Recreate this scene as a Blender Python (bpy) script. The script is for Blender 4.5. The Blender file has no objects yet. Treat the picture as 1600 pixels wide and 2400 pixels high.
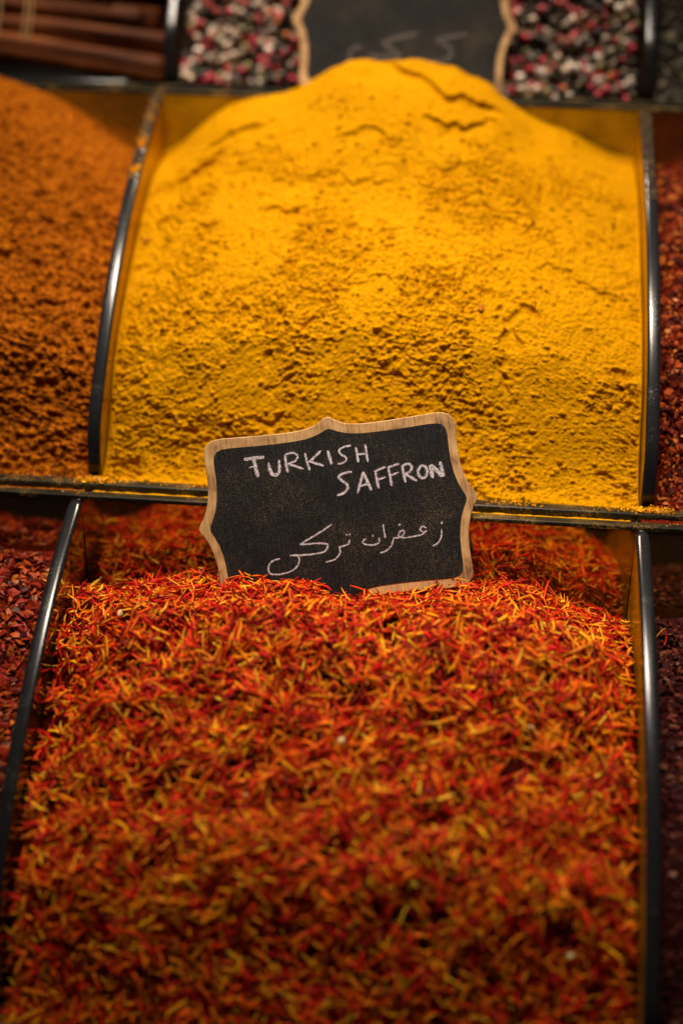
import bpy, math
import numpy as np
from mathutils import Matrix, Vector

scene = bpy.context.scene
# ------------------------------------------------------------------ camera
cam_d = bpy.data.cameras.new('camera')
cam = bpy.data.objects.new('camera', cam_d)
scene.collection.objects.link(cam)
CAM = np.array([0.04585, -0.75225, 0.29724])
AX_R = np.array([0.99578366, 0.08826123, 0.02499701])
AX_U = np.array([-0.05616905, 0.37121421, 0.92684683])
AX_F = np.array([-0.0725254, 0.92434299, -0.37460659])
cam.matrix_world = Matrix(((AX_R[0], AX_U[0], -AX_F[0], CAM[0]), (AX_R[1], AX_U[1], -AX_F[1], CAM[1]),
                           (AX_R[2], AX_U[2], -AX_F[2], CAM[2]), (0, 0, 0, 1)))
cam_d.sensor_fit = 'VERTICAL'
cam_d.sensor_height = 36.0
cam_d.sensor_width = 24.0
cam_d.lens = 50.0
cam_d.clip_start = 0.01
cam_d.clip_end = 50
cam_d.dof.use_dof = True
cam_d.dof.focus_distance = 0.792
cam_d.dof.aperture_fstop = 1.65
cam_d.dof.aperture_blades = 0
scene.camera = cam
# ------------------------------------------------------------------ world and lamps
world = bpy.data.worlds.new('World')
scene.world = world
world.use_nodes = True
bg = world.node_tree.nodes['Background']
bg.inputs[0].default_value = (1.0, 0.78, 0.55, 1)
bg.inputs[1].default_value = 0.005


def area(name, loc, target, sx, sy, power, col, spread):
    d = bpy.data.lights.new(name, 'AREA')
    d.shape = 'RECTANGLE'
    d.size, d.size_y, d.energy, d.color = sx, sy, power, col
    d.spread = math.radians(spread)
    o = bpy.data.objects.new(name, d)
    scene.collection.objects.link(o)
    o.location = loc
    o.rotation_euler = (Vector(target) - Vector(loc)).to_track_quat('-Z', 'Y').to_euler()
    return o


area('lamp_over_stall', (-0.06, 0.40, 1.00), (0.0, 0.07, 0.08), 0.26, 0.12, 1.12, (1.0, 0.83, 0.60), 62)
area('lamp_front_strip', (-0.06, -0.17, 1.05), (0.0, 0.06, 0.07), 0.6, 0.16, 1.85, (1.0, 0.87, 0.72), 46)
vs = scene.view_settings
vs.view_transform = 'Standard'
vs.look = 'None'
vs.exposure = 0.0
vs.gamma = 1.0
vs.use_curve_mapping = False
scene.cycles.use_denoising = True
scene.cycles.max_bounces = 6
scene.cycles.caustics_reflective = False
scene.cycles.caustics_refractive = False

# ------------------------------------------------------------------ helpers
C = scene.collection


def link(name, data, parent=None, label=None, cat=None, group=None, kind=None):
    o = bpy.data.objects.new(name, data)
    C.objects.link(o)
    if parent:
        o.parent = parent
    if label:
        o['label'] = label
    if cat:
        o['category'] = cat
    if group:
        o['group'] = group
    if kind:
        o['kind'] = kind
    return o


def mesh_np(name, verts, faces, mat=None, smooth=False, colors=None):
    """verts (N,3); faces a (M,k) int array."""
    me = bpy.data.meshes.new(name)
    v = np.asarray(verts, np.float32)
    f = np.asarray(faces, np.int32)
    m, k = f.shape
    me.vertices.add(len(v))
    me.vertices.foreach_set('co', v.ravel())
    me.loops.add(m * k)
    me.loops.foreach_set('vertex_index', f.ravel())
    me.polygons.add(m)
    me.polygons.foreach_set('loop_start', np.arange(0, m * k, k, dtype=np.int32))
    me.polygons.foreach_set('loop_total', np.full(m, k, np.int32))
    me.polygons.foreach_set('use_smooth', np.full(m, smooth, bool))
    me.update(calc_edges=True)
    if colors is not None:
        a = me.color_attributes.new('Col', 'FLOAT_COLOR', 'POINT')
        c = np.ones((len(v), 4), np.float32)
        c[:, :3] = colors
        a.data.foreach_set('color', c.ravel())
    if mat:
        me.materials.append(mat)
    return me


def mesh_py(name, verts, faces, mats=(), smooth=False, mi=None):
    me = bpy.data.meshes.new(name)
    me.from_pydata([tuple(map(float, p)) for p in verts], [], faces)
    for m in mats:
        me.materials.append(m)
    for i, p in enumerate(me.polygons):
        p.use_smooth = smooth
        if mi:
            p.material_index = mi[i]
    me.update()
    return me


def box(x0, x1, y0, y1, z0, z1, b=0.0):
    """box; b > 0 chamfers its two long top edges (along x)."""
    if b <= 0:
        sec = [(y0, z0), (y1, z0), (y1, z1), (y0, z1)]
    else:
        sec = [(y0, z0), (y1, z0), (y1, z1 - b), (y1 - .3 * b, z1 - .3 * b), (y1 - b, z1),
               (y0 + b, z1), (y0 + .3 * b, z1 - .3 * b), (y0, z1 - b)]
    n = len(sec)
    V = [(x0, y, z) for y, z in sec] + [(x1, y, z) for y, z in sec]
    Fc = [(i, n + i, n + (i + 1) % n, (i + 1) % n) for i in range(n)]
    Fc += [tuple(range(n)), tuple(range(2 * n - 1, n - 1, -1))]
    return V, Fc


_TAB = {}


def vn(x, y, seed):
    """value noise in -1..1, lattice cell 1."""
    if seed not in _TAB:
        _TAB[seed] = np.random.RandomState(seed).rand(256, 256) * 2 - 1
    T = _TAB[seed]
    x = np.asarray(x, float) + 1000
    y = np.asarray(y, float) + 1000
    xi = np.floor(x).astype(int)
    yi = np.floor(y).astype(int)
    fx, fy = x - xi, y - yi
    fx = fx * fx * fx * (fx * (6 * fx - 15) + 10)
    fy = fy * fy * fy * (fy * (6 * fy - 15) + 10)
    a = T[xi % 256, yi % 256]
    b = T[(xi + 1) % 256, yi % 256]
    c = T[xi % 256, (yi + 1) % 256]
    d = T[(xi + 1) % 256, (yi + 1) % 256]
    return (a * (1 - fx) + b * fx) * (1 - fy) + (c * (1 - fx) + d * fx) * fy


def fbm(x, y, wl, seed, oct=4, gain=.5):
    s, a, n = 0, 1.0, 0
    ca, sa = .8, .6
    for i in range(oct):
        s = s + a * vn(x / wl, y / wl, seed + i)
        n += a
        a *= gain
        wl *= .5
        x, y = ca * x - sa * y, sa * x + ca * y
    return s / n


def sst(a, b, x):
    t = np.clip((x - a) / (b - a), 0, 1)
    return t * t * (3 - 2 * t)


# ------------------------------------------------------------------ materials
def new_mat(name):
    m = bpy.data.materials.new(name)
    m.use_nodes = True
    nt = m.node_tree
    return m, nt, nt.nodes['Principled BSDF']


def nd(nt, t, **kw):
    n = nt.nodes.new(t)
    for k, v in kw.items():
        setattr(n, k, v)
    return n


def ramp(nt, stops):
    r = nd(nt, 'ShaderNodeValToRGB')
    e = r.color_ramp.elements
    while len(e) < len(stops):
        e.new(.5)
    for i, (p, c) in enumerate(stops):
        e[i].position = p
        e[i].color = tuple(c) + (1,)
    return r


def noise(nt, scale, detail=4, rough=.6, vec=None, mapscale=None):
    n = nd(nt, 'ShaderNodeTexNoise')
    n.inputs['Scale'].default_value = scale
    n.inputs['Detail'].default_value = detail
    n.inputs['Roughness'].default_value = rough
    if vec is None:
        vec = nd(nt, 'ShaderNodeTexCoord').outputs['Object']
    if mapscale:
        mp = nd(nt, 'ShaderNodeMapping')
        mp.inputs['Scale'].default_value = mapscale
        nt.links.new(vec, mp.inputs['Vector'])
        vec = mp.outputs['Vector']
    nt.links.new(vec, n.inputs['Vector'])
    return n


def powder_mat(name, stops, scale, bump_scale, bump_dist, rough=.95):
    m, nt, p = new_mat(name)
    n = noise(nt, scale, 6, .65)
    r = ramp(nt, stops)
    nt.links.new(n.outputs['Fac'], r.inputs['Fac'])
    nt.links.new(r.outputs['Color'], p.inputs['Base Color'])
    p.inputs['Roughness'].default_value = rough
    p.inputs['Specular IOR Level'].default_value = .02
    b = nd(nt, 'ShaderNodeBump')
    b.inputs['Distance'].default_value = bump_dist
    b.inputs['Strength'].default_value = 1
    n2 = noise(nt, bump_scale, 3, .6)
    nt.links.new(n2.outputs['Fac'], b.inputs['Height'])
    nt.links.new(b.outputs['Normal'], p.inputs['Normal'])
    return m


def attr_mat(name, rough, spec=.3, trans=0.0):
    m, nt, p = new_mat(name)
    a = nd(nt, 'ShaderNodeAttribute', attribute_name='Col')
    nt.links.new(a.outputs['Color'], p.inputs['Base Color'])
    p.inputs['Roughness'].default_value = rough
    p.inputs['Specular IOR Level'].default_value = spec
    return m


def wall_mat(name, tint, dust, dust_lo, dust_hi, rough=.035):
    """dark mirror-like acrylic with a film of spice dust."""
    m, nt, p = new_mat(name)
    p.inputs['Base Color'].default_value = tuple(tint) + (1,)
    p.inputs['Metallic'].default_value = 1.0
    p.inputs['Roughness'].default_value = rough
    d = nd(nt, 'ShaderNodeBsdfDiffuse')
    d.inputs['Color'].default_value = tuple(dust) + (1,)
    n = noise(nt, 900, 3, .7)
    n1 = noise(nt, 30, 4, .6)
    ad = nd(nt, 'ShaderNodeMath', operation='MULTIPLY_ADD')
    nt.links.new(n1.outputs['Fac'], ad.inputs[0])
    ad.inputs[1].default_value = .9
    nt.links.new(n.outputs['Fac'], ad.inputs[2])
    mr = nd(nt, 'ShaderNodeMapRange')
    mr.inputs['From Min'].default_value = .80
    mr.inputs['From Max'].default_value = 1.15
    mr.inputs['To Min'].default_value = dust_lo
    mr.inputs['To Max'].default_value = dust_hi
    nt.links.new(ad.outputs[0], mr.inputs['Value'])
    mx = nd(nt, 'ShaderNodeMixShader')
    nt.links.new(mr.outputs[0], mx.inputs[0])
    nt.links.new(p.outputs[0], mx.inputs[1])
    nt.links.new(d.outputs[0], mx.inputs[2])
    nt.links.new(mx.outputs[0], nt.nodes['Material Output'].inputs['Surface'])
    return m


def edge_mat(name, base, rough, dust, amount, spec=.5):
    m, nt, p = new_mat(name)
    n = noise(nt, 1100, 3, .75)
    n1 = noise(nt, 45, 4, .6)
    ad = nd(nt, 'ShaderNodeMath', operation='MULTIPLY_ADD')
    nt.links.new(n1.outputs['Fac'], ad.inputs[0])
    ad.inputs[1].default_value = .8
    nt.links.new(n.outputs['Fac'], ad.inputs[2])
    mr = nd(nt, 'ShaderNodeMapRange')
    mr.inputs['From Min'].default_value = .98 - amount
    mr.inputs['From Max'].default_value = 1.16 - amount
    nt.links.new(ad.outputs[0], mr.inputs['Value'])
    mx = nd(nt, 'ShaderNodeMix', data_type='RGBA')
    mx.inputs[6].default_value = tuple(base) + (1,)
    mx.inputs[7].default_value = tuple(dust) + (1,)
    nt.links.new(mr.outputs[0], mx.inputs[0])
    nt.links.new(mx.outputs[2], p.inputs['Base Color'])
    rr = nd(nt, 'ShaderNodeMapRange')
    rr.inputs['To Min'].default_value = rough
    rr.inputs['To Max'].default_value = .9
    nt.links.new(mr.outputs[0], rr.inputs['Value'])
    nt.links.new(rr.outputs[0], p.inputs['Roughness'])
    p.inputs['Specular IOR Level'].default_value = spec
    return m


M = {}
M['turmeric'] = powder_mat('turmeric_powder', [(.30, (.43, .178, .0010)), (.52, (.54, .240, .0012)), (.75, (.61, .285, .0016))], 330, 1700, .00050)
M['curry'] = powder_mat('orange_powder', [(.36, (.08, .015, .002)), (.50, (.29, .072, .003)), (.68, (.50, .15, .005))], 420, 2200, .0003)
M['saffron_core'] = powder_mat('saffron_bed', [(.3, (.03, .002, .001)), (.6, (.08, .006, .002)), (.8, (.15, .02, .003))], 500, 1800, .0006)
M['chili_core'] = powder_mat('chili_bed', [(.3, (.05, .004, .002)), (.6, (.14, .012, .003)), (.8, (.25, .03, .004))], 400, 1500, .0006)
M['sumac_core'] = powder_mat('sumac_bed', [(.3, (.022, .004, .004)), (.6, (.05, .009, .008)), (.8, (.09, .02, .012))], 500, 1500, .0006)
M['pepper_core'] = powder_mat('pepper_bed', [(.3, (.012, .008, .006)), (.7, (.04, .03, .02))], 400, 1500, .0006)
M['thread'] = attr_mat('saffron_thread', .45, .12)
M['flake'] = attr_mat('chili_flake', .42, .16)
M['grain'] = attr_mat('dull_grain', .7, .12)
M['corn'] = attr_mat('peppercorn_skin', .45, .45)
M['dust'] = attr_mat('loose_powder', .95, .1)
M['wall'] = wall_mat('smoked_acrylic', (.50, .40, .30), (.30, .14, .02), .03, .28)
M['wall_turmeric'] = wall_mat('acrylic_with_turmeric_dust', (.50, .40, .26), (.64, .31, .004), .30, .85)
M['wall_orange'] = wall_mat('acrylic_with_orange_dust', (.45, .34, .22), (.46, .17, .010), .30, .75)
M['wall_chili'] = wall_mat('acrylic_with_chili_dust', (.40, .28, .20), (.26, .055, .010), .25, .7)
M['edge'] = edge_mat('black_acrylic_edge', (.012, .012, .014), .19, (.10, .085, .06), -.07)
M['lip'] = edge_mat('dusty_acrylic_lip', (.010, .010, .006), .36, (.26, .15, .03), .03, .22)
M['black'] = edge_mat('black_plastic', (.010, .010, .010), .3, (.05, .04, .03), .0)

# ------------------------------------------------------------------ rack geometry
W = 0.32                    # bin width
SY, SZ = 0.2256, 0.2017     # one step of the rack
TH = 0.0076                 # divider thickness
_py = np.array([0, -.05, -.1, -.14, -.175, -.205, -.2256])
_pz = np.array([0, -.0235, -.053, -.087, -.123, -.162, -.2])
_cf = np.polyfit(_py, _pz, 4)


def rail(y):
    """height of a divider's curved top edge, y measured from the row's back lip."""
    return np.polyval(_cf, y)


def rail_path(n=60):
    """the divider's edge from the front lip up the curve to the back wall."""
    ys = np.linspace(-.2045, -.0115, n - 5)
    zs = rail(ys)
    fy = np.array([-.2122, -.2119, -.2110, -.2093, -.2070])
    fz = np.array([-.2012, -.1920, -.1810, rail(-.2045) - .0098, rail(-.2045) - .0042])
    return np.concatenate([fy, ys]), np.concatenate([fz, zs])


SHIFT = {0: -0.0045, 1: 0.0, 2: 0.0030}


def counter():
    V, Fc = [], []
    ys = [-.30, -.205, SY - .205, 2 * SY - .205, 3 * SY]
    zs = [-.335, SZ * -1 - .075, -.075, SZ - .075]
    prof = []
    for i in range(4):
        prof += [(ys[i], zs[i]), (ys[i + 1], zs[i])]
    prof += [(ys[-1], -.40), (ys[0], -.40)]
    n = len(prof)
    V = [(-.6, y, z) for y, z in prof] + [(.6, y, z) for y, z in prof]
    Fc = [(i, (i + 1) % n, n + (i + 1) % n, n + i) for i in range(n)]
    Fc += [tuple(range(n - 1, -1, -1)), tuple(range(n, 2 * n))]
    link('counter', mesh_py('counter', V, Fc, [M['black']]), kind='structure',
         label='black stepped counter under the spice trays')


counter()


def divider(row, x, wall, parent, edge_m='edge'):
    oy, oz = SY * row, SZ * row
    ys, zs = rail_path()
    ty, tz = np.gradient(ys), np.gradient(zs)
    L = np.hypot(ty, tz)
    ys, zs = ys + tz / L * .0025, zs - ty / L * .0025
    zb = -SZ - .065
    V, Fc = [], []
    h = TH / 2 - .0006
    for s in (-h, h):
        for y, z in zip(ys, zs):
            V.append((x + s, oy + y, oz + z))
        for y in ys:
            V.append((x + s, oy + y, oz + zb))
    n = len(ys)
    for i in range(n - 1):
        Fc.append((i, n + i, n + i + 1, i + 1))
        j = 2 * n + i
        Fc.append((j, j + 1, j + n + 1, j + n))
        Fc.append((i, i + 1, 2 * n + i + 1, 2 * n + i))
    Fc.append((0, 2 * n, 3 * n, n))
    Fc.append((n - 1, 2 * n - 1, 4 * n - 1, 3 * n - 1))
    d = link('divider', mesh_py('divider', V, Fc, [wall]), parent)
    # rounded black edge strip swept along the curve
    ny = 60
    ys, zs = rail_path(ny)
    ty, tz = np.gradient(ys), np.gradient(zs)
    L = np.hypot(ty, tz)
    nyv, nzv = -tz / L, ty / L          # normal, pointing up and towards the front
    w = TH / 2
    sec = [(-w, -.0026), (-w, -.0012), (-w * .86, -.0004), (-w * .62, -.00006), (-w * .3, 0), (w * .3, 0), (w * .62, -.00006),
           (w * .86, -.0004), (w, -.0012), (w, -.0026)]
    k = len(sec)
    V = []
    for i in range(ny):
        tap = 1.0
        e = (ny - 1 - i)
        if e < 2:
            tap = (.78, .93)[e]
        for a, b in sec:
            V.append((x + a * tap, oy + ys[i] + nyv[i] * b, oz + zs[i] + nzv[i] * b))
    Fc = [(i * k + j, (i + 1) * k + j, (i + 1) * k + (j + 1) % k, i * k + (j + 1) % k) for i in range(ny - 1) for j in range(k)]
    Fc += [tuple(range(k)), tuple(range(ny * k - 1, (ny - 1) * k - 1, -1))]
    link('edge_strip', mesh_py('edge_strip', V, Fc, [M[edge_m]], True), d)
    return d


ROWTXT = {0: 'lowest and nearest smoked acrylic tray, holding the saffron heap',
          1: 'middle smoked acrylic tray with curved dividers, holding the yellow powder heap',
          2: 'highest smoked acrylic tray at the back, holding peppercorns and cinnamon'}
for row in range(3):
    oy, oz, sx = SY * row, SZ * row, SHIFT[row]
    t = link('spice_tray', None, None, ROWTXT[row], 'tray', 'stepped spice trays')
    t.location = (sx, oy - SY * .5, oz - SZ - .07)
    t_inv = Matrix.Translation(t.location).inverted()
    kids = []
    x0, x1 = sx - 1.5 * W - .004, sx + 1.5 * W + .004
    # front wall (rises to the lip one step down), back wall, base
    kids.append(link('front_wall', mesh_py('front_wall', *box(x0, x1, oy - SY + .003, oy - SY + .0125, oz - SZ - .066, oz - SZ, .0012), [M['lip']]), t))
    sec = [(-.0112, -.0042), (-.0042, -.090), (-.0042, -SZ - .066), (.0022, -SZ - .066), (.0022, -.095), (-.0045, -.0042)]
    Fc = [(i, (i + 1) % 6, 6 + (i + 1) % 6, 6 + i) for i in range(6)] + [(5, 4, 3, 2, 1, 0), (6, 7, 8, 9, 10, 11)]
    for i in range(3):
        bx0, bx1 = sx + (i - 1.5) * W + .0002, sx + (i - .5) * W - .0002
        V = [(x, oy + y, oz + z) for x in (bx0, bx1) for y, z in sec]
        wm = M[('wall_orange', 'wall_turmeric', 'wall_chili')[i]] if row == 1 else M['wall']
        kids.append(link('back_wall', mesh_py('back_wall', V, Fc, [wm]), t))
    kids.append(link('back_wall_edge', mesh_py('back_wall_edge', *box(x0, x1, oy - .0114, oy - .0038, oz - .0042, oz - .0018, .0008), [M['lip']]), t))
    kids.append(link('base', mesh_py('base', *box(x0, x1, oy - SY + .003, oy - .0032, oz - SZ - .072, oz - SZ - .0665), [M['black']]), t))
    for i in range(4):
        x = sx + (i - 1.5) * W
        wm = M['wall']
        if row == 1 or (row == 0 and i == 2):
            wm = M['wall_turmeric']
        kids.append(divider(row, x, wm, t))
    for k in kids:
        k.matrix_parent_inverse = t_inv


# ------------------------------------------------------------------ heaps
def grid_heap(name, H, x0, x1, y0, y1, nx, ny, mat, disp=None, parent=None, **kw):
    """height-field heap between its walls; rows spaced evenly along the slope; disp moves along the normal."""
    yy = np.linspace(y0, y1, 400)
    xm = (x0 + x1) / 2 + .08 * (x1 - x0)
    zz = H(np.full(400, xm), yy)
    arc = np.concatenate([[0], np.cumsum(np.hypot(np.diff(yy), np.diff(zz)))])
    ys = np.interp(np.linspace(0, arc[-1], ny), arc, yy)
    ss = np.linspace(0, arc[-1], ny)
    X, Y = np.meshgrid(np.linspace(x0, x1, nx), ys)
    S = np.repeat(ss[:, None], nx, 1)
    Z = H(X, Y)
    if disp is not None:
        e = 1e-4
        gx = (H(X + e, Y) - H(X - e, Y)) / (2 * e)
        gy = (H(X, Y + e) - H(X, Y - e)) / (2 * e)
        n = np.stack([-gx, -gy, np.ones_like(gx)], -1)
        n /= np.linalg.norm(n, axis=-1, keepdims=True)
        d = disp(X, S, arc[-1])
        # keep the rim of the sheet in place
        ex = np.minimum(X - x0, x1 - X)
        d = d * sst(0, .002, ex)
        P = np.stack([X, Y, Z], -1) + n * d[..., None]
        P[..., 0] = np.clip(P[..., 0], x0, x1)
        P[..., 1] = np.clip(P[..., 1], y0, y1)
    else:
        P = np.stack([X, Y, Z], -1)
    idx = np.arange(nx * ny).reshape(ny, nx)
    f = np.stack([idx[:-1, :-1], idx[:-1, 1:], idx[1:, 1:], idx[1:, :-1]], -1).reshape(-1, 4)
    # skirt down to the tray floor, so that the heap is a closed body
    v = P.reshape(-1, 3)
    rim = np.concatenate([idx[0, :], idx[1:, -1], idx[-1, -2::-1], idx[-2:0:-1, 0]])
    low = v[rim].copy()
    low[:, 2] = min(v[:, 2].min() - .02, H(np.array([xm]), np.array([y0]))[0] - .03)
    nb = len(v)
    j = np.arange(len(rim))
    sk = np.stack([rim, nb + j, nb + (j + 1) % len(rim), rim[(j + 1) % len(rim)]], -1)
    me = mesh_np(name, np.concatenate([v, low]), np.concatenate([f, sk]), mat, True)
    return link(name, me, parent, **kw)


G = TH / 2 + .0004   # keep clear of the dividers


def span(row, col):
    c = SHIFT[row] + col * W
    return c - W / 2 + G, c + W / 2 - G, c


def yspan(row):
    return SY * row - SY + .0130, SY * row - .0117


def make_H(row, col, side, centre, front, back_side, back_centre, seed, p=1.7, amp=.0025, xoff=0.0):
    """heap height: depth under the rail curve at sides/centre along the slope, and against the back wall."""
    x0, x1, c = span(row, col)
    oy, oz = SY * row, SZ * row

    def H(x, y):
        yr = np.asarray(y) - oy
        tt = (yr + SY - .013) / (SY - .0237)      # 0 at the front wall, 1 at the back wall
        u = np.clip(np.abs((x - c - xoff) / (W / 2)), 0, 1.3)
        g = 1 - u ** p
        fr = sst(-.04, .22, tt)
        ft = rail(yr) + SZ + front
        ds = ft * (1 - fr) + fr * (side * (1 - sst(.62, 1, tt)) + back_side * sst(.62, 1, tt))
        dc = ft * (1 - fr) + fr * (centre * (1 - sst(.62, 1, tt)) + back_centre * sst(.62, 1, tt))
        d = ds * (1 - g) + dc * g
        z = oz + rail(yr) - d
        z = z + amp * fbm(x, yr * 1.3, .07, seed, 3) * sst(0, .15, tt)
        return z
    return H


def crumbs(X, S, N, rmin, rmax, mask, seed, flat=.55, asp=1.25):
    """height layer of loose round crumbs lying on a regular (x, slope) grid; mask gives how likely one stays."""
    rg = np.random.RandomState(seed)
    ny, nx = X.shape
    dx, ds = X[0, 1] - X[0, 0], S[1, 0] - S[0, 0]
    out = np.zeros_like(X)
    rr = rmin * (rmax / rmin) ** (rg.rand(N) ** 2.2)
    ci, cj = rg.randint(2, ny - 2, N), rg.randint(2, nx - 2, N)
    keep = mask[ci, cj] > rg.rand(N)
    ang = rg.uniform(-.5, .5, N)
    for i, j, r, a in zip(ci[keep], cj[keep], rr[keep], ang[keep]):
        wi, wj = int(r * 1.3 / ds) + 1, int(r * 1.5 / dx) + 1
        i0, i1, j0, j1 = max(i - wi, 0), min(i + wi + 1, ny), max(j - wj, 0), min(j + wj + 1, nx)
        u = (X[i0:i1, j0:j1] - X[i, j])
        v = (S[i0:i1, j0:j1] - S[i, j])
        ca, sa = math.cos(a), math.sin(a)
        q = ((ca * u + sa * v) / (r * asp)) ** 2 + ((ca * v - sa * u) / r) ** 2
        h = flat * 2 * r * np.sqrt(np.clip(1 - q, 0, 1))
        out[i0:i1, j0:j1] = np.maximum(out[i0:i1, j0:j1], h)
    return out


# ---- turmeric
x0, x1, c = span(1, 0)
y0, y1 = yspan(1)
_Ht0 = make_H(1, 0, .028, .002, .001, .028, .003, 11, 2.4, .0022, .0)


def H_tur(x, y):
    z = _Ht0(x, y)
    yr = (np.asarray(y) - SY)
    # the peak, heaped over the edge of the back wall
    z = z + (.031 + .006 * fbm(x, yr, .032, 15, 3)) * np.exp(-np.abs((x - .007) / .066) ** 4) * sst(-.105, -.02, yr)
    z = z + .012 * np.exp(-((x + .095) ** 2 / .0018 + (yr + .03) ** 2 / .0016))
    # hollows in the two back corners
    z = z - .012 * np.exp(-((x + .150) ** 2 / .0004 + (yr + .02) ** 2 / .0006))
    z = z - .006 * np.exp(-((x - .140) ** 2 / .0004 + (yr + .02) ** 2 / .0005))
    return z


# scarps: slabs that slid a little, given in metres (x, distance up the slope)
SCARPS = [([(-.005, .296), (.015, .284), (.032, .272), (.052, .270), (.066, .280)], .0046, .011),
          ([(.020, .252), (.032, .243), (.048, .246), (.058, .262)], .0042, .009),
          ([(-.035, .232), (-.015, .238), (.002, .228)], .0022, .010),
          ([(.030, .214), (.050, .220), (.072, .212)], .0022, .010),
          ([(.085, .285), (.098, .262), (.106, .240), (.118, .222)], .0022, .010),
          ([(-.139, .232), (-.124, .243), (-.112, .249)], .0060, .012),
          ([(-.120, .255), (-.100, .262), (-.085, .262)], .0030, .010),
          ([(-.060, .205), (-.040, .210), (-.020, .202), (0, .205)], .0016, .014),
          ([(.095, .150), (.112, .152), (.130, .146), (.145, .150)], .0018, .012),
          ([(-.030, .120), (-.005, .128), (.020, .122)], .0012, .012),
          ([(.06, .185), (.09, .178), (.11, .184)], .0014, .012)]


def disp_tur(X, S, L):
    k = L / .300
    d = .0022 * fbm(X, S, .050, 21, 3)
    top = sst(.60, .95, S / L)
    wx = X + .004 * vn(X / .012, S / .012, 31)
    wy = S + .004 * vn(X / .012, S / .012, 32)
    patch = sst(-.22, .30, fbm(X, S, .040, 41, 3))
    rough = (1 - .80 * top) * (.26 + .74 * patch)
    d = d + rough * .0029 * fbm(wx / 1.6, wy, .0046, 51, 4, .85)
    n2 = fbm(wx / 1.4, wy, .0046, 161, 3, .6)
    d = d - rough * .0010 * sst(.10, .40, n2)
    pit = sst(.34, .62, fbm(wx / 1.3, wy, .010, 71, 2)) * sst(-.1, .4, fbm(X, S, .030, 75, 2))
    d = d - .0026 * pit * (1 - .6 * top)
    cm = (1 - .93 * top) * (.14 + .86 * patch) * (.25 + .75 * sst(-.3, .3, fbm(X, S, .020, 171, 3)))
    d = d + crumbs(X, S, 34000, .0005, .0017, cm, 5, .52)
    d = d + .0007 * (1 - .7 * top) * fbm(X, S, .0016, 81, 2, .8)
    wobx = X + .005 * fbm(X, S, .014, 91, 4)
    wobs = S + .0085 * fbm(X, S, .016, 92, 4, .6)
    for pl, dep, ln in SCARPS:
        pl = np.array(pl)
        sl = np.interp(wobx, pl[:, 0], pl[:, 1] * k)
        below = sl - wobs
        m = np.exp(-np.clip(below, 0, 1) / ln) * sst(0, .0012, below)
        fade = sst(pl[0, 0] - .006, pl[0, 0] + .006, X) * (1 - sst(pl[-1, 0] - .006, pl[-1, 0] + .006, X))
        d = d - dep * m * fade
    return d


tur = grid_heap('turmeric_heap', H_tur, x0, x1, y0, y1, 720, 720, M['turmeric'], disp_tur,
          label='tall heap of bright yellow turmeric powder in the middle tray', cat='spice heap')

# ---- orange powder, left of the turmeric
x0, x1, c = span(1, -1)
H_cur = make_H(1, -1, .028, .000, .001, .046, -.022, 12, 1.7, .003)


def disp_cur(X, S, L):
    wx = X + .004 * vn(X / .012, S / .012, 131)
    top = sst(.66, .92, S / L)
    d = .0028 * fbm(X, S, .030, 121, 3)
    r = 1 - .8 * top
    d = d + r * .0020 * (sst(-.12, .25, fbm(wx / 1.3, S, .0075, 151, 3, .6)) - .5)
    d = d + r * .0018 * (sst(-.15, .20, fbm(wx / 1.3, S, .0034, 161, 3, .6)) - .5)
    d = d + r * .0006 * fbm(X, S, .0018, 181, 2)
    d = d + crumbs(X, S, 20000, .0008, .0026, (1 - .9 * top) * (.4 + .6 * sst(-.3, .3, fbm(X, S, .02, 191, 3))), 6, .5)
    return d


grid_heap('orange_spice_heap', H_cur, x0, x1, y0, y1, 420, 420, M['curry'], disp_cur,
          label='crumbly brownish orange powder heap in the middle tray beside the cinnamon end', cat='spice heap')


# ---- scatter helpers
def frame_from_normal(n, rng):
    a = rng.normal(size=n.shape)
    t = a - n * (a * n).sum(1, keepdims=True)
    t /= np.linalg.norm(t, axis=1, keepdims=True)
    return t, np.cross(n, t)


def sample(H, x0, x1, y0, y1, N, rng):
    yy = np.linspace(y0, y1, 300)
    zz = H(np.full(300, (x0 + x1) / 2), yy)
    arc = np.concatenate([[0], np.cumsum(np.hypot(np.diff(yy), np.diff(zz)))])
    x = rng.uniform(x0, x1, N)
    y = np.interp(rng.uniform(0, arc[-1], N), arc, yy)
    e = 5e-4
    gx = (H(x + e, y) - H(x - e, y)) / (2 * e)
    gy = (H(x, y + e) - H(x, y - e)) / (2 * e)
    n = np.stack([-gx, -gy, np.ones_like(gx)], 1)
    n /= np.linalg.norm(n, axis=1, keepdims=True)
    return np.stack([x, y, H(x, y)], 1), n


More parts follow.
